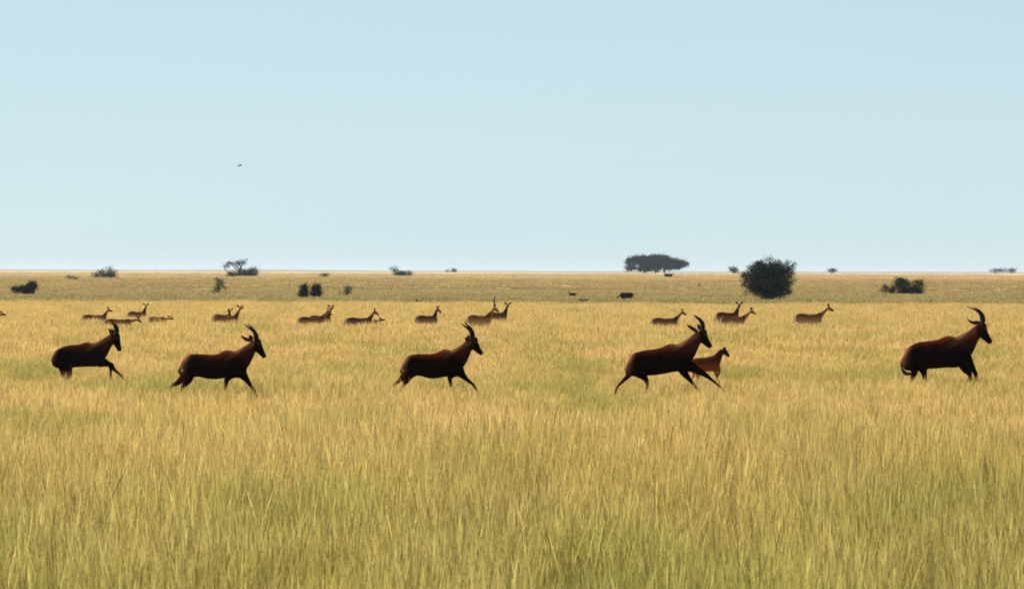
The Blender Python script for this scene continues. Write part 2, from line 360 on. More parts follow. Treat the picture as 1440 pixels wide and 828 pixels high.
def topi(T, label, group):
    ox, oy, k, s = T['o'][0], T['o'][1], T['k'], T['s']
    d = F/s
    def w(cx, cy): return at(ox+cx/k, oy+cy/k, d)
    st = T['torso']
    mid = w((st[0][0]+st[-1][0])/2, st[3][2]); org = Vector((mid.x, d, gz(mid.x, d)))
    root = empty('topi', org, label, 'antelope', group)
    pm = 1/(k*s)                      # metres per crop pixel
    def L(cx, cy): p = w(cx, cy)-org; return (p.x, p.z)
    bm = bmesh.new()
    W = T.get('w', .215)
    n = len(st); x0, x1 = st[0][0], st[-1][0]
    rows = []
    f0 = L(st[0][0]-6, (st[0][1]+st[0][2])/2)
    rows.append((f0[0], 0, f0[1], .03, .03))
    for (x, t, b) in st:
        u = (x-x0)/(x1-x0)
        wd = W*(.55+.45*math.sin(math.pi*min(1, .18+u*.62)))*(1.0 if u < .8 else 1-.9*(u-.8))
        if u < .08: wd *= .6+5*u
        a = L(x, t); c = L(x, b)
        rows.append((a[0], 0, (a[1]+c[1])/2, (a[1]-c[1])/2, wd))
    tube(bm, rows, 20, 3, vert=True)
    # withers/spine ridge is inside the loft; neck and head
    nk = [(*(lambda q: (q[0], 0, q[1]))(L(x, y)), r*pm, max(.05, r*pm*(.70 if i < 2 else .62))) for i, (x, y, r) in enumerate(T['neck'])]
    tube(bm, nk, 16, 4)
    hd = [(*(lambda q: (q[0], 0, q[1]))(L(x, y)), r*pm, r*pm*(.66, .74, .70, .74, .85)[i]) for i, (x, y, r) in enumerate(T['head'])]
    tube(bm, hd, 14, 4)
    zg = -org.z  # ground plane
    hooves = []
    for i, lg in enumerate(T['legs']):
        side = -1 if i % 2 == 0 else 1       # near leg toward the camera
        yo = (.115 if i < 2 else .10)*side
        rows = []
        for j, (x, y, r) in enumerate(lg):
            a = L(x, y); rr = r*pm + (.005 if j > 1 else 0)
            yy = yo*(.98 if j == 0 else 1.0)
            rows.append((a[0], yy, max(a[1], .03), rr, min(rr, .115)*(.86 if j < 2 else .9)))
        tube(bm, rows, 12, 4)
        p = Vector(rows[-1][:3]); q = Vector(rows[-2][:3]); hooves.append((p, (p-q).normalized()))
    me = remesh(bm_mesh('topi_body', bm), .0115, 5)
    xs = L(st[0][0], 0)[0]; xe = L(st[-1][0], 0)[0]; ln_ = xe-xs
    zt = L(0, min(q[1] for q in st))[1]; hp = L(*T['head'][2][:2]); nkp = L(*T['neck'][2][:2])
    def coat(co):
        z = co[:, 2:3]; x = co[:, 0:1]
        red = np.array([.056, .0095, .0034]); tan = np.array([.30, .13, .05]); blk = np.array([.0045, .0035, .0035])
        c = np.repeat(red[None], len(co), 0)
        u = (x-xs)/ln_
        wob = .03*np.sin(x*19+1.3)+.02*np.sin(x*41)
        c = lerp(c, np.array([.52, .26, .11]), np.clip((.17-u)/.17, 0, 1)**1.2*np.clip((z-.62)/.22, 0, 1))             # paler rump, brightened further with sunlight painted into the coat
        c = lerp(c, blk, blob(co, xs+ln_*.24, .74, .22, .27)*.96)
        c = lerp(c, blk, blob(co, xs+ln_*.84, .72, .27, .27)*.96)
        c = lerp(c, np.array([.005, .0025, .0022]), np.clip((zt-.07-z+wob)/.22, 0, 1)*np.clip((u-.02)/.16, 0, 1)*(z > .5)*.95)  # flank blackened below the back, shade painted into the coat colour
        c = lerp(c, blk, blob(co, hp[0]+.02, hp[1]-.02, .16, .20)*.97)
        c = lerp(c, np.array([.25, .13, .06]), np.clip((.48-z)/.10, 0, 1))                       # yellow-tan stockings
        # nape made tawny, sunlight on the mane painted in
        nx, nz_ = nkp
        dd = np.clip((z-(nz_+.02) + (nx-x)*.55)/.06, 0, 1)*np.clip((u-.66)/.22, 0, 1)*(x < nx+.12)
        c = lerp(c, np.array([.19, .085, .038]), dd*.75)
        return c
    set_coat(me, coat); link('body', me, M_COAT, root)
    for (p, dr) in hooves:
        b = bmesh.new(); tube(b, [(*(p-dr*.03), .023, .023), (*(p+dr*.02), .027, .024), (*(p+dr*.055), .022, .018), (*(p+dr*.06), .008, .008)], 10, 1)
        m_ = bm_mesh('hoof', b)
        link('hoof', m_, M_HOOF, root)
    # horns
    for i, hn in enumerate(T['horns']):
        sd = -1 if i == 0 else 1
        b = bmesh.new(); rows = []
        nn = len(hn); base = catmull([(*L(x, y),) for x, y in hn], 6)
        for j, q in enumerate(base):
            t = j/(len(base)-1); r = .040*(1-t)**.85+.004
            r *= 1+.10*(j % 2)*(1-t)
            rows.append((q[0], sd*(.032+.045*math.sin(t*2.2)), q[1], r, r*.9))
        tube(b, rows, 10, 1); link('horn', bm_mesh('horn', b), M_HORN, root)
    for i, er_ in enumerate(T['ears']):
        sd = -1 if i == 0 else 1
        pts = catmull([(*L(x, y),) for x, y in er_], 4); b = bmesh.new(); rows = []
        for j, q in enumerate(pts):
            t = j/(len(pts)-1); r = .034*math.sin(math.pi*(.18+.80*t))+.003
            rows.append((q[0], sd*(.06+.05*t), q[1], r, r*.4))
        tube(b, rows, 10, 1)
        m_ = bm_mesh('ear', b); set_coat(m_, lambda co: np.repeat(np.array([[.05, .022, .012]]), len(co), 0)); link('ear', m_, M_COAT, root)
    tl = T['tail']; b = bmesh.new()
    pts = catmull([(*L(x, y),) for x, y in tl], 4); rows = []
    for j, q in enumerate(pts):
        t = j/(len(pts)-1); r = .014 if t < .45 else .014+.022*math.sin(math.pi*(t-.45)/.56)
        rows.append((q[0], -.02, q[1], r, r))
    tube(b, rows, 8, 1); link('tail', bm_mesh('tail', b), M_TUFT, root)
    e = L(*T['head'][1][:2]); hr = T['head'][1][2]*pm
    for sd in (-1, 1):
        b = bmesh.new(); bmesh.ops.create_icosphere(b, subdivisions=2, radius=.019)
        o = link('eye', bm_mesh('eye', b), M_EYE, root); o.location = (e[0]+hr*.35, sd*hr*.66, e[1]+hr*.30)
    return root

K = 6.37
T1 = dict(o=(50, 430), k=K, s=68, w=.20,
 torso=[(150,440,505),(172,408,548),(210,383,562),(250,365,566),(300,352,558),(350,347,552),(400,341,548),(440,327,546),(465,324,545),(510,331,545),(550,326,545),(590,318,520)],
 neck=[(535,430,98),(585,388,80),(628,342,60),(668,305,46),(705,275,38)],
 head=[(714,256,44),(720,302,40),(735,345,31),(749,385,23),(754,405,18)],
 legs=[[(275,500,58),(305,585,32),(308,650,17),(318,700,12),(372,722,9),(395,740,9)],
       [(225,500,50),(236,590,26),(246,640,17),(272,668,12),(300,720,9),(310,790,9)],
       [(575,500,50),(650,518,27),(684,530,23),(712,570,14),(760,612,10),(800,655,9)],
       [(600,505,45),(652,525,23),(668,565,13),(668,620,9.5),(655,680,9),(632,716,9)]],
 horns=[[(727,262),(737,222),(735,192),(727,168),(716,156)],[(720,262),(716,218),(703,178),(688,150),(681,138)]],
 ears=[[(705,275),(680,240),(662,200)],[(712,262),(690,232),(672,205)]],
 tail=[(150,470),(147,490),(156,512),(176,532),(205,546)])
T2 = dict(o=(225, 430), k=K, s=78,
 torso=[(190,485,560),(208,457,618),(250,438,652),(300,430,640),(350,430,636),(420,434,652),(480,435,657),(530,425,655),(570,403,648),(610,395,645),(650,402,645),(700,408,645),(740,400,638),(775,410,600)],
 neck=[(695,505,102),(742,462,88),(788,412,66),(825,370,50),(852,338,42)],
 head=[(856,305,46),(870,352,44),(895,395,36),(920,432,26),(942,462,19)],
 legs=[[(255,570,75),(262,640,48),(236,690,27),(205,735,15),(170,800,10),(140,880,9)],
       [(225,580,55),(200,645,36),(152,690,22),(105,718,13),(75,780,9),(45,860,9)],
       [(715,580,62),(770,645,32),(808,700,18),(842,745,11),(885,830,9),(905,925,9)],
       [(690,580,55),(622,630,34),(592,670,22),(588,720,14),(570,800,9),(530,870,9)]],
 horns=[[(870,318),(865,262),(848,224),(820,190),(793,162)],[(860,315),(852,260),(832,225),(792,196),(755,163)]],
 ears=[[(835,305),(780,300),(730,267)],[(830,295),(808,282),(799,260)]],
 tail=[(192,520),(183,550),(178,580),(188,612)])
T3 = dict(o=(540, 430), k=K, s=78, w=.21,
 torso=[(158,508,580),(175,476,630),(210,450,655),(250,437,650),(300,431,625),(350,430,635),(420,429,652),(480,415,648),(520,394,640),(560,388,635),(600,397,635),(650,394,632),(690,392,610)],
 neck=[(632,492,100),(680,446,84),(722,396,62),(758,350,48),(785,315,42)],
 head=[(790,288,46),(803,336,44),(830,378,34),(858,410,24),(882,434,18)],
 legs=[[(220,580,62),(212,645,38),(188,690,19),(160,750,11),(130,830,9),(110,900,9)],
       [(200,590,50),(150,662,23),(95,703,12),(60,760,9),(30,830,9)],
       [(670,580,55),(716,632,27),(760,672,15),(802,708,11),(845,790,9),(860,890,9)],
       [(650,580,55),(592,635,27),(594,690,14),(596,760,9),(578,850,9)]],
 horns=[[(795,305),(795,245),(777,203),(750,174),(723,149)],[(787,305),(782,242),(760,208),(725,184),(686,156)]],
 ears=[[(770,312),(745,302),(728,280)],[(775,300),(757,285),(748,262)]],
 tail=[(165,500),(158,540),(160,580),(172,612)])
K4 = 5.916
T4 = dict(o=(860, 420), k=K4, s=77, w=.225,
 torso=[(120,520,590),(138,484,630),(180,455,645),(230,438,648),(300,424,640),(370,416,635),(420,403,628),(460,382,620),(500,374,612),(550,378,605),(600,364,600),(640,356,585)],
 neck=[(585,465,100),(632,422,82),(674,372,62),(710,326,48),(737,290,42)],
 head=[(746,264,46),(757,312,44),(782,352,34),(808,382,26),(828,405,18)],
 legs=[[(205,590,62),(265,645,32),(290,688,17),(292,750,10),(268,830,9),(270,900,9)],
       [(165,590,50),(132,650,22),(85,697,12),(50,738,9),(25,790,9)],
       [(585,560,60),(606,618,34),(640,662,19),(680,712,11),(716,755,9),(745,830,9)],
       [(625,545,55),(718,597,32),(778,630,21),(830,670,12),(882,712,9),(935,765,9)]],
 horns=[[(755,280),(760,222),(748,186),(717,156),(679,134)],[(750,280),(756,222),(742,188),(712,160),(690,144)]],
 ears=[[(715,275),(672,248),(624,214)],[(740,262),(730,235),(722,212)]],
 tail=[(122,520),(117,550),(126,592),(146,634)])
K5 = 5.522
T5 = dict(o=(1245, 410), k=K5, s=70, w=.235,
 torso=[(118,490,560),(150,452,605),(200,418,615),(250,394,613),(320,384,602),(400,374,597),(450,353,592),(495,341,590),(550,352,590),(600,350,572),(640,345,535)],
 neck=[(575,452,98),(618,410,88),(660,365,66),(698,322,50),(728,285,42)],
 head=[(740,254,44),(750,305,44),(776,346,34),(803,378,25),(820,400,18)],
 legs=[[(270,540,70),(292,620,28),(300,665,15),(312,725,10),(290,770,9),(300,800,9)],
       [(215,540,62),(232,620,30),(215,672,15),(198,722,10),(205,770,9),(215,800,9)],
       [(590,520,62),(620,595,38),(648,640,19),(652,680,11),(622,722,9),(600,775,9)],
       [(625,515,55),(682,598,26),(706,640,15),(716,700,10),(718,760,9),(735,800,9)]],
 horns=[[(750,275),(760,215),(750,175),(722,143),(680,122)],[(745,275),(752,210),(735,167),(695,138),(634,116)]],
 ears=[[(735,245),(695,243),(664,236),(630,212)],[(735,240),(712,238),(695,228)]],
 tail=[(120,480),(117,540),(130,600),(160,635),(207,638)])
G1 = 'dark topi running across the grass'
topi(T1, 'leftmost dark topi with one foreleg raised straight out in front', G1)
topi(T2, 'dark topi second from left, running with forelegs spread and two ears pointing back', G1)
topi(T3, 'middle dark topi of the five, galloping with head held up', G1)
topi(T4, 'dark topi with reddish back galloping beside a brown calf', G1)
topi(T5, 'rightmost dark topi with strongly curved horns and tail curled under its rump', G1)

def calf():
    k, s = K4, 71; d = F/s
    def w(cx, cy): return at(860+cx/k, 420+cy/k, d)
    c = w(780, 540); org = Vector((c.x, d, gz(c.x, d)))
    root = empty('topi_calf', org, 'small reddish brown calf running just ahead of a large dark topi', 'antelope')
    pm = 1/(k*s)
    def L(x, y): p = w(x, y)-org; return p.x, p.z
    bm = bmesh.new(); rows = []
    for i, (x, t, b) in enumerate([(658,515,560),(675,500,590),(720,490,600),(780,486,605),(830,474,603),(870,466,592),(898,482,566)]):
        a = L(x, t); q = L(x, b); rows.append((a[0], 0, (a[1]+q[1])/2, (a[1]-q[1])/2, (.07, .11, .13, .14, .13, .11, .07)[i]))
    tube(bm, rows, 16, 3, vert=True)
    tube(bm, [(*[L(x, y)[0], 0, L(x, y)[1]], r*pm, r*pm*.65) for x, y, r in [(862,522,48),(886,482,36),(908,450,27),(928,432,23)]], 12)
    tube(bm, [(*[L(x, y)[0], 0, L(x, y)[1]], r*pm, r*pm*.72) for x, y, r in [(928,428,22),(942,440,24),(960,460,17),(980,480,11)]], 12)
    for i, lg in enumerate([[(700,560,35),(690,620,20),(665,680,10),(640,780,8)],[(720,560,35),(725,620,20),(710,690,10),(705,790,8)],
                            [(870,560,32),(893,602,15),(880,645,9),(865,700,7)],[(855,565,30),(868,618,13),(890,680,8),(915,770,7)]]):
        sd = (-1)**(i+1)*.07
        tube(bm, [(L(x, y)[0], sd, max(.03, L(x, y)[1]), r*pm, r*pm*.85) for x, y, r in lg], 10)
    me = remesh(bm_mesh('calf', bm), .010, 4)
    def coat(co):
        z = co[:, 2:3]
        cc = np.repeat(np.array([[.22, .062, .02]]), len(co), 0)
        cc = lerp(cc, np.array([.06, .02, .01]), np.clip((z-.62)/.2, 0, 1)); h = L(955, 455)
        return lerp(cc, np.array([.02, .012, .01]), blob(co, h[0], h[1], .10, .12))
    set_coat(me, coat); link('body', me, M_COAT, root)
    for sd, pts in ((-1, [(928,425),(936,412),(942,402)]), (1, [(935,425),(944,412),(950,406)])):
        b = bmesh.new(); tube(b, [(L(x, y)[0], sd*(.045+.02*j), L(x, y)[1], (.02, .026, .005)[j], .01) for j, (x, y) in enumerate(pts)], 8, 3)
        m_ = bm_mesh('ear', b); set_coat(m_, lambda co: np.repeat(np.array([[.04, .018, .01]]), len(co), 0)); link('ear', m_, M_COAT, root)
    b = bmesh.new(); tube(b, [(L(658,515)[0], 0, L(658,515)[1], .012, .012), (L(650,560)[0]-.02, 0, L(650,560)[1], .01, .01), (L(652,610)[0]-.03, 0, L(652,610)[1], .016, .016)], 8)
    link('tail', bm_mesh('tail', b), M_TUFT, root)
calf()

# ------------------------------------------------------------------ kob and far animals
def kob(px, pyb, label, s=None, yaw=0, neck=(.26, 0, .30), face=(1, 0, -.45), horns=False, h=.84, L=.98, col=(.30, .125, .05), group='kob standing in the grass behind the topi',
        name='kob', cat='antelope', lying=0.0, depth=.40, voxel=.014, dark=0.0, d=None, ears=True):
    """px: mid body, pyb: back line; yaw 0 faces right; neck/face are in the body's frame"""
    hor = HOR + (720-px)*4/1440
    if d is None:
        if s is None: s = (pyb-hor)/(CH-(h-lying))
        d = F/s
    p = at(px, pyb, d); org = Vector((p.x, d, gz(p.x, d)-lying))
    h = p.z-org.z
    q = h/.84                                              # scale with the animal's height
    root = empty(name, org, label, cat, group); root.rotation_euler.z = R(yaw)
    bm = bmesh.new(); X = L/2
    rows = [(-X-.02, 0, .66*q, .04, .04)]
    for u, t, b, w in [(0, .77, .54, .10), (.10, .82, .50, .135), (.25, .84, .47, .15), (.5, .81, .43, .165), (.72, .815, .42, .155), (.88, .82, .45, .125), (1, .74, .52, .08)]:
        b = t-(t-b)*depth/.40
        rows.append((-X+u*L, 0, (t+b)/2*q, (t-b)/2*q, w*q))
    tube(bm, rows, 16, 3, vert=True)
    nb = Vector((X-.13, 0, .70*q)); nv = Vector(neck); ne = nb+nv
    lat = Vector((0, 1, 0))
    tube(bm, [(*nb, .14*q, .10*q), (*(nb+nv*.35), .088*q, .07*q), (*(nb+nv*.7), .056*q, .05*q), (*ne, .05*q, .045*q)], 12, 4)
    fd = Vector(face).normalized(); hl = .28*q
    la = Vector((-fd.y, fd.x, 0)); la = la.normalized() if la.length > .1 else Vector((0, 1, 0))
    hs_ = ne-fd*.03
    tube(bm, [(*(hs_), .05*q, .045*q), (*(hs_+fd*hl*.28), .068*q, .055*q), (*(hs_+fd*hl*.65), .043*q, .038*q), (*(hs_+fd*hl*.95), .028*q, .028*q)], 12, 4, lateral=la)
    for i, (lx, sd) in enumerate(((-X+.12, -1), (-X+.20, 1), (X-.16, -1), (X-.10, 1))):
        y0 = sd*.085*q
        if i < 2: lg = [(lx+.03, y0, .58*q, .11*q, .07*q), (lx+.06, y0, .46*q, .065*q, .045*q), (lx-.03, y0, .34*q, .03*q, .025*q), (lx-.01, y0, .16*q, .018, .016), (lx+.01, y0, .02, .022, .02)]
        else: lg = [(lx, y0, .58*q, .085*q, .06*q), (lx, y0, .42*q, .045*q, .035*q), (lx+.01, y0, .30*q, .024*q, .022*q), (lx, y0, .14*q, .016, .016), (lx+.02, y0, .02, .022, .02)]
        tube(bm, lg, 10, 3)
    me = remesh(bm_mesh('kob_body', bm), voxel*q, 3)
    cr = np.array(col)*(1-dark)
    def coat(co):
        z = co[:, 2:3]/q; x = co[:, 0:1]; 
        c = np.repeat(cr[None], len(co), 0)
        c = lerp(c, cr*.17, np.clip((z-.69)/.11, 0, 1)*(x < X-.02))                           # darker saddle
        if dark < .5:
            c = lerp(c, np.array([.50, .38, .23]), np.clip((.66-z)/.16, 0, 1)*(z > .36))     # pale belly
            c = lerp(c, np.array([.42, .35, .26]), blob(co, -X-.04, .63*q, .05, .09)*(np.abs(co[:, 1:2]) < .09))   # white rump
            c = lerp(c, np.array([.50, .42, .32]), blob(co, (nb+nv*.8).x+.05, (nb+nv*.8).z-.05, .04, .06)*.6)
        return lerp(c, cr*.35, blob(co, (hs_+fd*hl*.7).x, (hs_+fd*hl*.7).z, .09, .06)*.8)
    set_coat(me, coat); link('body', me, M_KOB, root)
    up = Vector((0, 0, 1)); up = (up-fd*up.dot(fd)).normalized()
    for sd in (-1, 1) if ears else ():
        b0 = hs_+up*.04*q+la*sd*.04*q; tip = b0+la*sd*.11*q+up*.10*q-fd*.04*q
        b = bmesh.new(); tube(b, [(*b0, .014, .014), (*(b0.lerp(tip, .5)), 0.042*q, .022), (*tip, .004, .004)], 8, 3)
        m_ = bm_mesh('ear', b); set_coat(m_, lambda co: np.repeat(cr[None]*.4, len(co), 0)); link('ear', m_, M_KOB, root)
        if horns:
            h0 = hs_+up*.05*q+la*sd*.025*q
            b = bmesh.new(); tube(b, [(*h0, .02, .02), (*(h0+up*.10-fd*.09+la*sd*.05), .018, .018), (*(h0+up*.19-fd*.20+la*sd*.09), .012, .012), (*(h0+up*.33-fd*.22+la*sd*.06), .004, .004)], 8, 4)
            link('horn', bm_mesh('horn', b), M_HORN, root)
    b = bmesh.new(); tube(b, [(-X-.01, 0, .74*q, .015, .015), (-X-.06, 0, .64*q, .013, .016), (-X-.06, 0, .50*q, .02, .02), (-X-.05, 0, .44*q, .006, .006)], 8, 3)
    m_ = bm_mesh('tail', b); set_coat(m_, lambda co: np.repeat(cr[None]*.5, len(co), 0)); link('tail', m_, M_KOB, root)
    return root

kob(133, 442, 'brown antelope leftmost in the row behind, looking right above the leftmost topi', yaw=4, neck=(.20, 0, .31), face=(1, 0, -.35))
kob(166, 448, 'antelope stretching its neck low to the right, directly above the leftmost topi horns', yaw=-6, neck=(.42, 0, .09), face=(1, 0, -.9), h=.80)
kob(193, 437.5, 'small far antelope with thin raised neck turned to the camera, near the row end', yaw=0, neck=(.12, 0, .36), face=(.1, -1, -.1), L=.80)
kob(221, 445, 'antelope with only rounded rump and lowered head showing, between the two left topi', yaw=-35, neck=(.46, -.05, .06), face=(1, -.1, -.2), h=.78, L=.85)
kob(318, 443, 'horned antelope with tall upright neck, above the second topi from the left', yaw=0, neck=(.22, 0, .42), face=(.5, -.7, 0.1), horns=False)
kob(313.5, 441.5, 'antelope mostly hidden behind a taller-necked one, above the second topi', yaw=14, neck=(.02, 0, .25), face=(-.5, -.6, 0), L=.8, h=.80, dark=.2)
kob(438, 445, 'front antelope of the overlapping pair, head pointing down to the right', yaw=5, neck=(.26, 0, .33), face=(1, 0, -.8), dark=.1)
kob(450, 443, 'rear antelope of the overlapping pair, ears raised toward the camera', yaw=0, neck=(.16, 0, .42), face=(.4, -.9, 0), L=.85)
kob(505, 446, 'long-bodied dark antelope walking right, left of the tiny fawn', yaw=3, neck=(.22, 0, .34), face=(1, 0, -.75), dark=.35)
kob(530, 449, 'tiny fawn whose small body barely shows above the grass', yaw=0, neck=(.12, 0, .10), face=(1, 0, -.1), h=.55, L=.32, s=36, dark=.1)
kob(600, 443, 'dark antelope with bright white rump turned half away', yaw=38, neck=(.16, 0, .37), face=(1, -.2, -.75), dark=.3)
kob(674, 442.5, 'bright rufous male antelope with horns swept back', yaw=10, neck=(.26, 0, .40), face=(1, -.3, -.9), horns=True, col=(.34, .13, .042), h=.90, L=.90)
kob(699, 438.5, 'dark-bodied antelope with thin upright neck behind the rufous male', yaw=0, neck=(.16, 0, .42), face=(.1, -1, 0), dark=.45, L=.86)
kob(935, 446.5, 'thin low-backed antelope left of the galloping topi horns', yaw=0, neck=(.30, 0, .34), face=(1, 0, -.6), dark=.3, h=.76, horns=False)
kob(1023, 438.5, 'red-brown antelope with slender upright neck facing the camera', yaw=0, neck=(.17, 0, .43), face=(.1, -1, 0), col=(.17, .04, .014), L=.92)
kob(1031, 444.5, 'antelope standing in front of the red-brown one, dark head turned right', yaw=3, neck=(.36, 0, .34), face=(.9, -.3, -.6), h=.76)
kob(1137, 440.5, 'antelope standing alone in the right half with pale tan neck and head pointing right', yaw=2, neck=(.40, 0, .37), face=(1, 0, -.55), h=.86, L=1.04)
kob(-18, 441.5, 'antelope cut off by the left edge with only its muzzle in view', yaw=0, neck=(.26, 0, .12), face=(1, 0, -.2), dark=.3)

GF = 'far dark animals scattered on the plain'
def far(px, py, wpx, label, **k):
    p = hit(px, py); s = F/p.y
    return p, s
# animals in the dull band beyond the tall grass
def far_kob(px, pytop, pyfoot, label, yaw, **k):
    p = hit(px, pyfoot); d = p.y
    kk = dict(h=.84, dark=.75, group=GF, voxel=.02, d=d); kk.update(k)
    return kob(px, pytop, label, yaw=yaw, **kk)
far_kob(881, 411, 424, 'largest dark far animal grazing with its head down to the left', 180, neck=(.30, 0, -.30), face=(1, 0, -.7), L=1.1, name='grazing_antelope', dark=.9, depth=.6)
far_kob(805, 411.5, 419.5, 'dark far animal with raised head turned left, above a smaller reddish one', 160, neck=(.12, 0, .16), face=(1, 0, -.3), L=.7, name='grazing_antelope', dark=.8)
far_kob(820, 420.5, 427, 'small reddish far animal with white flank facing right', 0, neck=(.20, 0, .10), face=(1, 0, -.2), L=.72, name='grazing_antelope', dark=.2)
far_kob(588.5, 422, 429, 'small dark far animal at the edge of the tall grass, near the middle', 165, neck=(.06, 0, .10), face=(.8, 0, .2), L=.5, name='grazing_antelope', dark=.85)
far_kob(940, 384.5, 391, 'dark animal standing below the flat-topped tree', 0, neck=(.3, 0, .05), face=(1, 0, -.4), L=1.9, name='grazing_antelope', dark=.9, voxel=.04, depth=.75)
far_kob(983.5, 399.5, 405.5, 'tiny dark upright animal facing the camera between the flat-topped tree and the big bush', 100, neck=(.05, 0, .1), face=(-.2, .9, 0), L=.6, name='grazing_antelope', dark=.8)

# ------------------------------------------------------------------ bird
def bird():
    d = 150; p = at(337, 233, d); root = empty('flying_bird', p, 'small dark bird gliding alone in the pale sky', 'bird')
    root.rotation_euler = (R(8), R(-12), R(8))
    b = bmesh.new()
    tube(b, [(-.10, 0, 0, .006, .02), (-.05, 0, 0, .022, .022), (.02, 0, 0, .03, .03), (.07, 0, .005, .018, .018), (.10, 0, 0, .004, .004)], 10, 3)
    link('body', bm_mesh('bird_body', b), M_TUFT, root)
    for sd in (-1, 1):
        b = bmesh.new()
        tube(b, [(.03, sd*.015, .01, .006, .05), (.04, sd*.10, .03, .005, .05), (.01, sd*.18, .025, .004, .035), (-.04, sd*.25, .01, .002, .008)], 8, 3, lateral=Vector((1, 0, 0)))
        link('wing', bm_mesh('wing', b), M_TUFT, root)
    b = bmesh.new(); tube(b, [(-.09, 0, 0, .005, .018), (-.16, 0, 0, .003, .035)], 8, 1); link('tail', bm_mesh('bird_tail', b), M_TUFT, root)
bird()

# ------------------------------------------------------------------ bushes and trees
def leaves_mesh(name, lobes, n, size, seed, shell=.55, flat=1.0, org=None):
    """lobes: (x,y,z,rx,ry,rz) in local metres; leaf quads spread through their volumes with clumping"""
    r = np.random.default_rng(seed)
    lob = np.array(lobes, float); vol = (lob[:, 3]*lob[:, 4]*lob[:, 5])**.75; vol /= vol.sum()
    ncl = max(6, n//22)
    k = r.choice(len(lob), ncl, p=vol)
    v = r.normal(size=(ncl, 3)); v /= np.linalg.norm(v, axis=1)[:, None]
    rad = np.where(r.random(ncl) < shell, r.uniform(.75, 1.06, ncl), r.random(ncl)**.4)
    cc = lob[k, :3]+v*rad[:, None]*lob[k, 3:6]
    kk = r.integers(0, ncl, n)
    spread = size*1.3
    P = cc[kk]+r.normal(0, 1, (n, 3))*spread*np.array([1, 1, .75*flat])
    P[:, 2] = np.maximum(P[:, 2], size*.3)
    a = r.normal(size=(n, 3)); a /= np.linalg.norm(a, axis=1)[:, None]
    b = np.cross(a, r.normal(size=(n, 3))); b /= np.linalg.norm(b, axis=1)[:, None]
    L = size*r.uniform(.6, 1.5, n)[:, None]; W = L*r.uniform(.25, .5, n)[:, None]
    V = np.stack([P-a*L*.5, P+b*W*.5, P+a*L*.5, P-b*W*.5], 1)
    me = bpy.data.meshes.new(name)
    me.from_pydata(V.reshape(-1, 3).tolist(), [], (np.arange(n)[:, None]*4+np.arange(4)).tolist())
    return me, cc
def plant(name, label, cat, base, lobes, n, size, leafm, seed, trunks=None, twigs=(), group=None, shell=.55, bark=None, branch_n=14, rt=.05, crown_name='foliage', bname='branches'):
    root = empty(name, base, label, cat, group)
    me, cc = leaves_mesh(name, lobes, n, size, seed, shell)
    link(crown_name, me, leafm, root)
    r = random.Random(seed); b = bmesh.new()
    trunks = trunks or [(0, 0)]
    for (tx, ty) in trunks:
        near = sorted(range(len(cc)), key=lambda i: abs(cc[i][0]-tx)+r.random()*1.5*max(l[3] for l in lobes))[:branch_n]
        for i in near:
            e = Vector(cc[i]); s0 = Vector((tx, ty, -.05)); m1 = s0.lerp(e, .35)+Vector((0, 0, e.z*.18)); m1.x = tx+(e.x-tx)*.22
            tube(b, [(*s0, rt, rt), (*m1, rt*.7, rt*.7), (*s0.lerp(e, .75), rt*.38, rt*.38), (*e, rt*.12, rt*.12)], 6, 2)
    for tw in twigs:
        if name != 'acacia_tree': tw = [(0, 0, -.05, tw[0][3], tw[0][4])] + list(tw)
        tube(b, tw, 6, 3)
    link(bname, bm_mesh('branches', b), bark or M_BARK, root)
    return root
def lobes_px(base, d, lst, dy=1.0):
    """lobes given as (px,py,rx,ry) in photo pixels -> local metres at the plant's distance"""
    s = F/d; out = []
    for (x, y, rx, ry) in lst:
        p = at(x, y, d)-base
        out.append((p.x, random.uniform(-.15, .15)*rx/s, max(p.z, .1), rx/s, max(rx*.75, ry)/s*dy, ry/s))
    return out
def twig(base, d, pts, r0=.04, r1=.01):
    s = []; n = len(pts)
    for i, (x, y) in enumerate(pts):
        p = at(x, y, d)-base; r = r0+(r1-r0)*i/(n-1); s.append((p.x, .1*math.sin(i+x), p.z, r, r))
    return s
def B(px, py): p = hit(px, py); return Vector((p.x, p.y, gz(p.x, p.y))), p.y

b, d = B(1081, 424)
ls = lobes_px(b, d, [(1080,395,26,24),(1062,392,16,18),(1098,393,16,20),(1078,380,22,13),(1094,378,16,11),(1068,379,12,9),(1090,408,20,12),(1068,404,16,13),(1080,412,16,8),(1050,389,7,8),(1110,382,7,8),(1104,412,5,4),(1091,368,1.6,5),(1075,368,2,5),(1066,370,2,4),(1107,371,1.6,5),(1116,374,1.5,5),(1055,375,3,3),(1045,386,5,2),(1044,400,5,2.5),(1115,393,4,2),(1114,410,5,1.6),(1048,412,5,1.6),(1083,366,1.5,4)])
tw = [twig(b, d, q, .03, .008) for q in ([(1100,385),(1112,376),(1118,369)],[(1095,380),(1106,370),(1109,365)],[(1085,380),(1090,368),(1091,363)],[(1062,385),(1056,374),(1053,370)],[(1105,395),(1115,390),(1119,384)],[(1090,405),(1102,412),(1112,411)],[(1072,378),(1070,370),(1066,366)],[(1055,390),(1046,385),(1041,383)],[(1100,380),(1104,372),(1107,368)])]
plant('round_bush', 'large round nearly black bush, biggest on the plain, with spiky top', 'bush', b, ls, 38000, .12, M_LEAF_D, 5, twigs=tw, shell=.5, branch_n=40, crown_name='foliage')

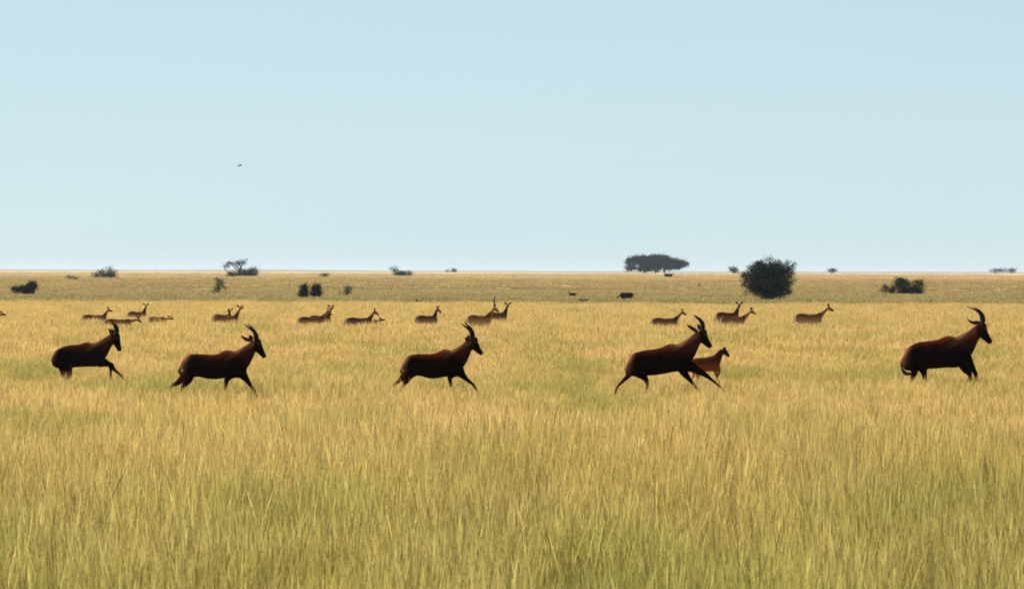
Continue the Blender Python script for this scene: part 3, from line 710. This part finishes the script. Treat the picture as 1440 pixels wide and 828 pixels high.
b, d = B(1270, 415.5)
ls = lobes_px(b, d, [(1268,402,12,12),(1264,396,8,7),(1288,403,11,9),(1280,410,18,5),(1252,407,8,4.5),(1244,404,4,3),(1242,409,5,3),(1295,397,5,4)])
tw = [twig(b, d, q, .03, .01) for q in ([(1285,402),(1295,394),(1299,390),(1303,392)],[(1290,405),(1300,400),(1304,406)],[(1256,410),(1246,404),(1242,401)],[(1258,411),(1246,412),(1237,413)])]
plant('spreading_bush', 'low dark bush spreading wide on the right, twigs rising at its right end', 'bush', b, ls, 11000, .13, M_LEAF_D, 6, twigs=tw, shell=.4, branch_n=25)

b, d = B(38, 416)
ls = lobes_px(b, d, [(46,401,5,5),(42,405,7,5),(33,406,7,3),(22,406,5,2.2),(40,411,7,4),(24,411,4,1.5)])
plant('windswept_bush', 'dark bush at the far left, higher at its right side', 'bush', b, ls, 6000, .14, M_LEAF_D, 7, branch_n=18)

b, d = B(435, 420)
for i, (cx, lst, lab) in enumerate([(428, [(427,410,3.2,8),(426,415,3.5,4),(428,403,2,3)], 'left one of two dark upright bushes standing close together'), (444, [(444,410,5,7),(445,404,3,4),(446,414,4,4)], 'right, bulkier one of two dark upright bushes standing close together')]):
    bb, d = B(cx, 420.5)
    plant('upright_bush', lab, 'bush', bb, lobes_px(bb, d, lst), 2600, .14, M_LEAF_D, 8+i, branch_n=14, group='pair of upright bushes')

b, d = B(307, 414)
plant('sparse_bush', 'sparse grey-green bush below the bush with bare antler-like branches', 'bush', b, lobes_px(b, d, [(309,398,5,5),(311,404,6,3),(307,407,4,4),(301,410,4,2),(305,394,2,3)]), 900, .15, M_LEAF_G, 11, branch_n=16, bark=M_BARKG)
b, d = B(488, 418)
plant('sparse_bush', 'small sparse bush right of the pair of upright bushes', 'bush', b, lobes_px(b, d, [(489,407,3,4),(488,412,2,4),(492,408,3,2),(480,415,3,2)]), 500, .15, M_LEAF_G, 12, branch_n=12, bark=M_BARKG)

b, d = B(338, 390)
ls = lobes_px(b, d, [(354,382.5,8,5.5),(346,386,15,4.5),(350,384,10,5),(330,385,9,4),(325,388,8,2),(318,374,3,4),(357,380,5,4),(322,370,4,2),(333,371,6,2.2),(341,369,4,2.5)])
tw = [twig(b, d, q, .16, .06) for q in ([(340,388),(333,380),(322,369),(316,376)],[(338,386),(338,376),(343,368),(349,364)],[(330,386),(318,381),(315,374)],[(336,378),(328,371),(320,368)],[(345,386),(340,378),(335,370)])]
plant('half_dead_bush', 'bush on the skyline with bare antler-like branches at left and a dark mound at right', 'bush', b, ls, 4200, .30, M_LEAF_G, 13, twigs=tw, branch_n=22, bark=M_BARKG, rt=.09)
b, d = B(148, 392)
ls = lobes_px(b, d, [(150,388,8,4),(137,388,4,4),(155,386,5,4),(145,382,3,2),(154,378,3,2),(139,384,3,2),(163,390,4,1.5),(160,384,2.5,1.5)])
tw = [twig(b, d, q, .12, .04) for q in ([(148,390),(152,382),(155,378)],[(146,390),(143,384),(139,381)],[(131,391),(130,386),(129,382)],[(155,389),(160,386),(163,384)])]
plant('tufted_bush', 'loose tufted grey bush on the skyline at the left', 'bush', b, ls, 2200, .28, M_LEAF_G, 14, twigs=tw, branch_n=18, bark=M_BARKG, rt=.07)
b, d = B(101, 393.5)
plant('tiny_bush', 'tiny pale bush left of the loose tufted one on the skyline', 'bush', b, lobes_px(b, d, [(98,390,3,2.2),(104,392,5,1.2)]), 500, .26, M_LEAF_G, 15, branch_n=8)
b, d = B(456, 390.5)
plant('tiny_bush', 'tiny dark bush on the skyline above the pair of upright bushes', 'bush', b, lobes_px(b, d, [(456,387,4,1.8),(459,388,3,2)]), 420, .26, M_LEAF_G, 16, branch_n=8)
b, d = B(566, 389)
ls = lobes_px(b, d, [(572,385,6,3),(563,385,8,3),(557,380,3.5,2),(553,377,4,1.4),(560,387,7,2)])
tw = [twig(b, d, q, .14, .05) for q in ([(564,388),(557,380),(551,377)],[(566,386),(560,379),(555,376)])]
plant('leaning_bush', 'skyline bush near the middle with one branch leaning up to the left', 'bush', b, ls, 2200, .28, M_LEAF_G, 17, twigs=tw, branch_n=16, bark=M_BARKG, rt=.08)

# flat-topped acacia beyond the crest
d = 1300.0; p = at(922, 381, d); b = Vector((p.x, d, gz(p.x, d)))
def cpx(x, y, rx, ry): return (780+x/6.545, 341.9+y/6.545*.985, rx/6.545*.92, ry/6.545*.86)
ls = lobes_px(b, d, [cpx(*q) for q in [(790,238,32,12),(860,240,40,15),(932,236,44,18),(1045,232,46,12),(705,228,46,18),(720,165,52,30),(700,185,38,12),(790,150,70,28),(840,175,80,42),(845,215,45,22),(930,150,75,38),(940,200,55,32),(1000,160,70,40),(1060,200,60,30),(1100,180,60,28),(1150,195,50,24),(1195,193,28,11),(1120,220,50,14)]], .9)
sP = F/d
trs = [((at(780+x/6.545, 381, d)-b).x, 0) for x in (825, 930, 1010)]
tws = []
for x, top in ((825, 215), (930, 205), (1010, 200)):
    for dx, r in ((-60, .14), (0, .34), (55, .16)):
        tws.append([(*(v := at(780+x/6.545, 388, d)-b).to_tuple()[:1], 0, -.2, r*1.5, r*1.5), ((at(780+(x+dx*.25)/6.545, 378, d)-b).x, 0, (at(900, 377, d)-b).z, r, r), ((at(780+(x+dx)/6.545, 372, d)-b).x, .3, (at(900, 369, d)-b).z, r*.5, r*.5)])
plant('acacia_tree', 'wide flat-topped acacia tree standing on the horizon', 'tree', b, ls, 34000, .55, M_LEAF_A, 21, trunks=trs, twigs=tws, branch_n=9, rt=.16, shell=.45, crown_name='crown', bname='trunk')

def far_tree(px, d, lst, label, seed, size=.5, n=700):
    p = at(px, 381, d); b = Vector((p.x, d, gz(p.x, d)))
    plant('distant_tree', label, 'tree', b, lobes_px(b, d, lst), n, size, M_LEAF_A, seed, branch_n=8, rt=.12, crown_name='crown', bname='trunk')
far_tree(1031, 1260, [(1031,378.3,4,1.7),(1033,380.3,3,1.4)], 'small lone tree on the horizon left of the large round bush', 31)
far_tree(1170, 1900, [(1167,380.2,2.5,.6),(1172,379.9,3.5,.9)], 'tiny tree on the horizon right of the large round bush', 32, .6)
far_tree(1400, 3000, [(1398,380.4,7,.6),(1409,380,8,.9)], 'left half of the thin tree line at the far right horizon', 33, 1.0, 900)
far_tree(1422, 3000, [(1423,380.1,5,1.0)], 'right half of the thin tree line at the far right horizon', 34, 1.0, 700)
far_tree(637, 1900, [(629,381.4,1.5,.9),(637,378.6,2,1.2),(640,381,5,1.2)], 'faint tiny tree on the horizon just left of the middle', 35, .6, 500)

# ------------------------------------------------------------------ haze
hz = bmesh.new(); bmesh.ops.create_cube(hz, size=1)
zb, zt_ = -3.0, 14.0
for v in hz.verts: v.co = Vector((v.co.x*11000, v.co.y*9400+4500, (zb+zt_)/2+v.co.z*(zt_-zb)))
hm = bm_mesh('haze', hz, False)
m, nt, ns, ln = new_mat('haze_air'); out = N(ns, 'ShaderNodeOutputMaterial'); pv = N(ns, 'ShaderNodeVolumePrincipled')
pv.inputs['Color'].default_value = (.78, .86, .95, 1); pv.inputs['Density'].default_value = 6e-5; pv.inputs['Anisotropy'].default_value = .2
ln.new(pv.outputs[0], out.inputs['Volume'])
ho = link('haze', hm, m); ho['kind'] = 'stuff'; ho['label'] = 'thin pale haze lying over the whole plain'; ho['category'] = 'haze'

# ------------------------------------------------------------------ light
SUN_EL, SUN_AZ = 44.0, -48.0      # azimuth from +Y (view direction) toward +X
to_sun = Vector((math.sin(R(SUN_AZ))*math.cos(R(SUN_EL)), math.cos(R(SUN_AZ))*math.cos(R(SUN_EL)), math.sin(R(SUN_EL))))
sd_ = bpy.data.lights.new('sun', 'SUN'); sd_.energy = 5.0; sd_.angle = R(.5); sd_.color = (1, .955, .87)
so = bpy.data.objects.new('sun', sd_); COL.objects.link(so); so.rotation_euler = to_sun.to_track_quat('Z', 'Y').to_euler(); so.location = (0, 0, 50)
wd = bpy.data.worlds.new('World'); sc.world = wd; wd.use_nodes = True
wn = wd.node_tree.nodes; wl = wd.node_tree.links
bg = wn['Background']; sky = wn.new('ShaderNodeTexSky'); sky.sky_type = 'NISHITA'; sky.sun_disc = False
sky.sun_elevation = R(SUN_EL); sky.sun_rotation = R(SUN_AZ)
sky.air_density = .75; sky.dust_density = 0; sky.ozone_density = 2.0; sky.altitude = 0
wtc = wn.new('ShaderNodeTexCoord'); wsp = wn.new('ShaderNodeSeparateXYZ'); wmr = wn.new('ShaderNodeMapRange'); wmx = wn.new('ShaderNodeMix'); wmx.data_type = 'RGBA'
wl.new(wtc.outputs['Generated'], wsp.inputs[0]); wl.new(wsp.outputs['Z'], wmr.inputs[0])      # thin milky veil, thicker toward the horizon
wmr.inputs['From Min'].default_value = .0; wmr.inputs['From Max'].default_value = .55; wmr.inputs['To Min'].default_value = .86; wmr.inputs['To Max'].default_value = .08
wnz = wn.new('ShaderNodeTexNoise'); wmp = wn.new('ShaderNodeMapping'); wmp.inputs['Scale'].default_value = (5, 5, 28); wl.new(wtc.outputs['Generated'], wmp.inputs[0]); wl.new(wmp.outputs[0], wnz.inputs['Vector'])
wnz.inputs['Scale'].default_value = 1.0; wnz.inputs['Detail'].default_value = 6
wma = wn.new('ShaderNodeMath'); wma.operation = 'MULTIPLY_ADD'; wl.new(wnz.outputs[0], wma.inputs[0]); wma.inputs[1].default_value = .30; wmb = wn.new('ShaderNodeMath'); wmb.operation = 'SUBTRACT'; wl.new(wmr.outputs[0], wmb.inputs[0]); wmb.inputs[1].default_value = .15
wl.new(wmb.outputs[0], wma.inputs[2]); wma.use_clamp = True
wl.new(wma.outputs[0], wmx.inputs[0]); wl.new(sky.outputs[0], wmx.inputs[6]); wmx.inputs[7].default_value = (5.75, 7.4, 7.95, 1)
wl.new(wmx.outputs[2], bg.inputs[0]); bg.inputs[1].default_value = .052

sc.view_settings.view_transform = 'Standard'; sc.view_settings.look = 'None'; sc.view_settings.exposure = 1.0; sc.view_settings.gamma = 1
sc.cycles.max_bounces = 6; sc.cycles.diffuse_bounces = 3; sc.cycles.transmission_bounces = 4; sc.cycles.volume_bounces = 0
sc.cycles.filter_width = 1.9
sc.cycles.use_denoising = True
try:
    sc.cycles.denoiser = 'OPENIMAGEDENOISE'; sc.cycles.denoising_input_passes = 'RGB_ALBEDO_NORMAL'; sc.cycles.denoising_prefilter = 'NONE'
except Exception: pass
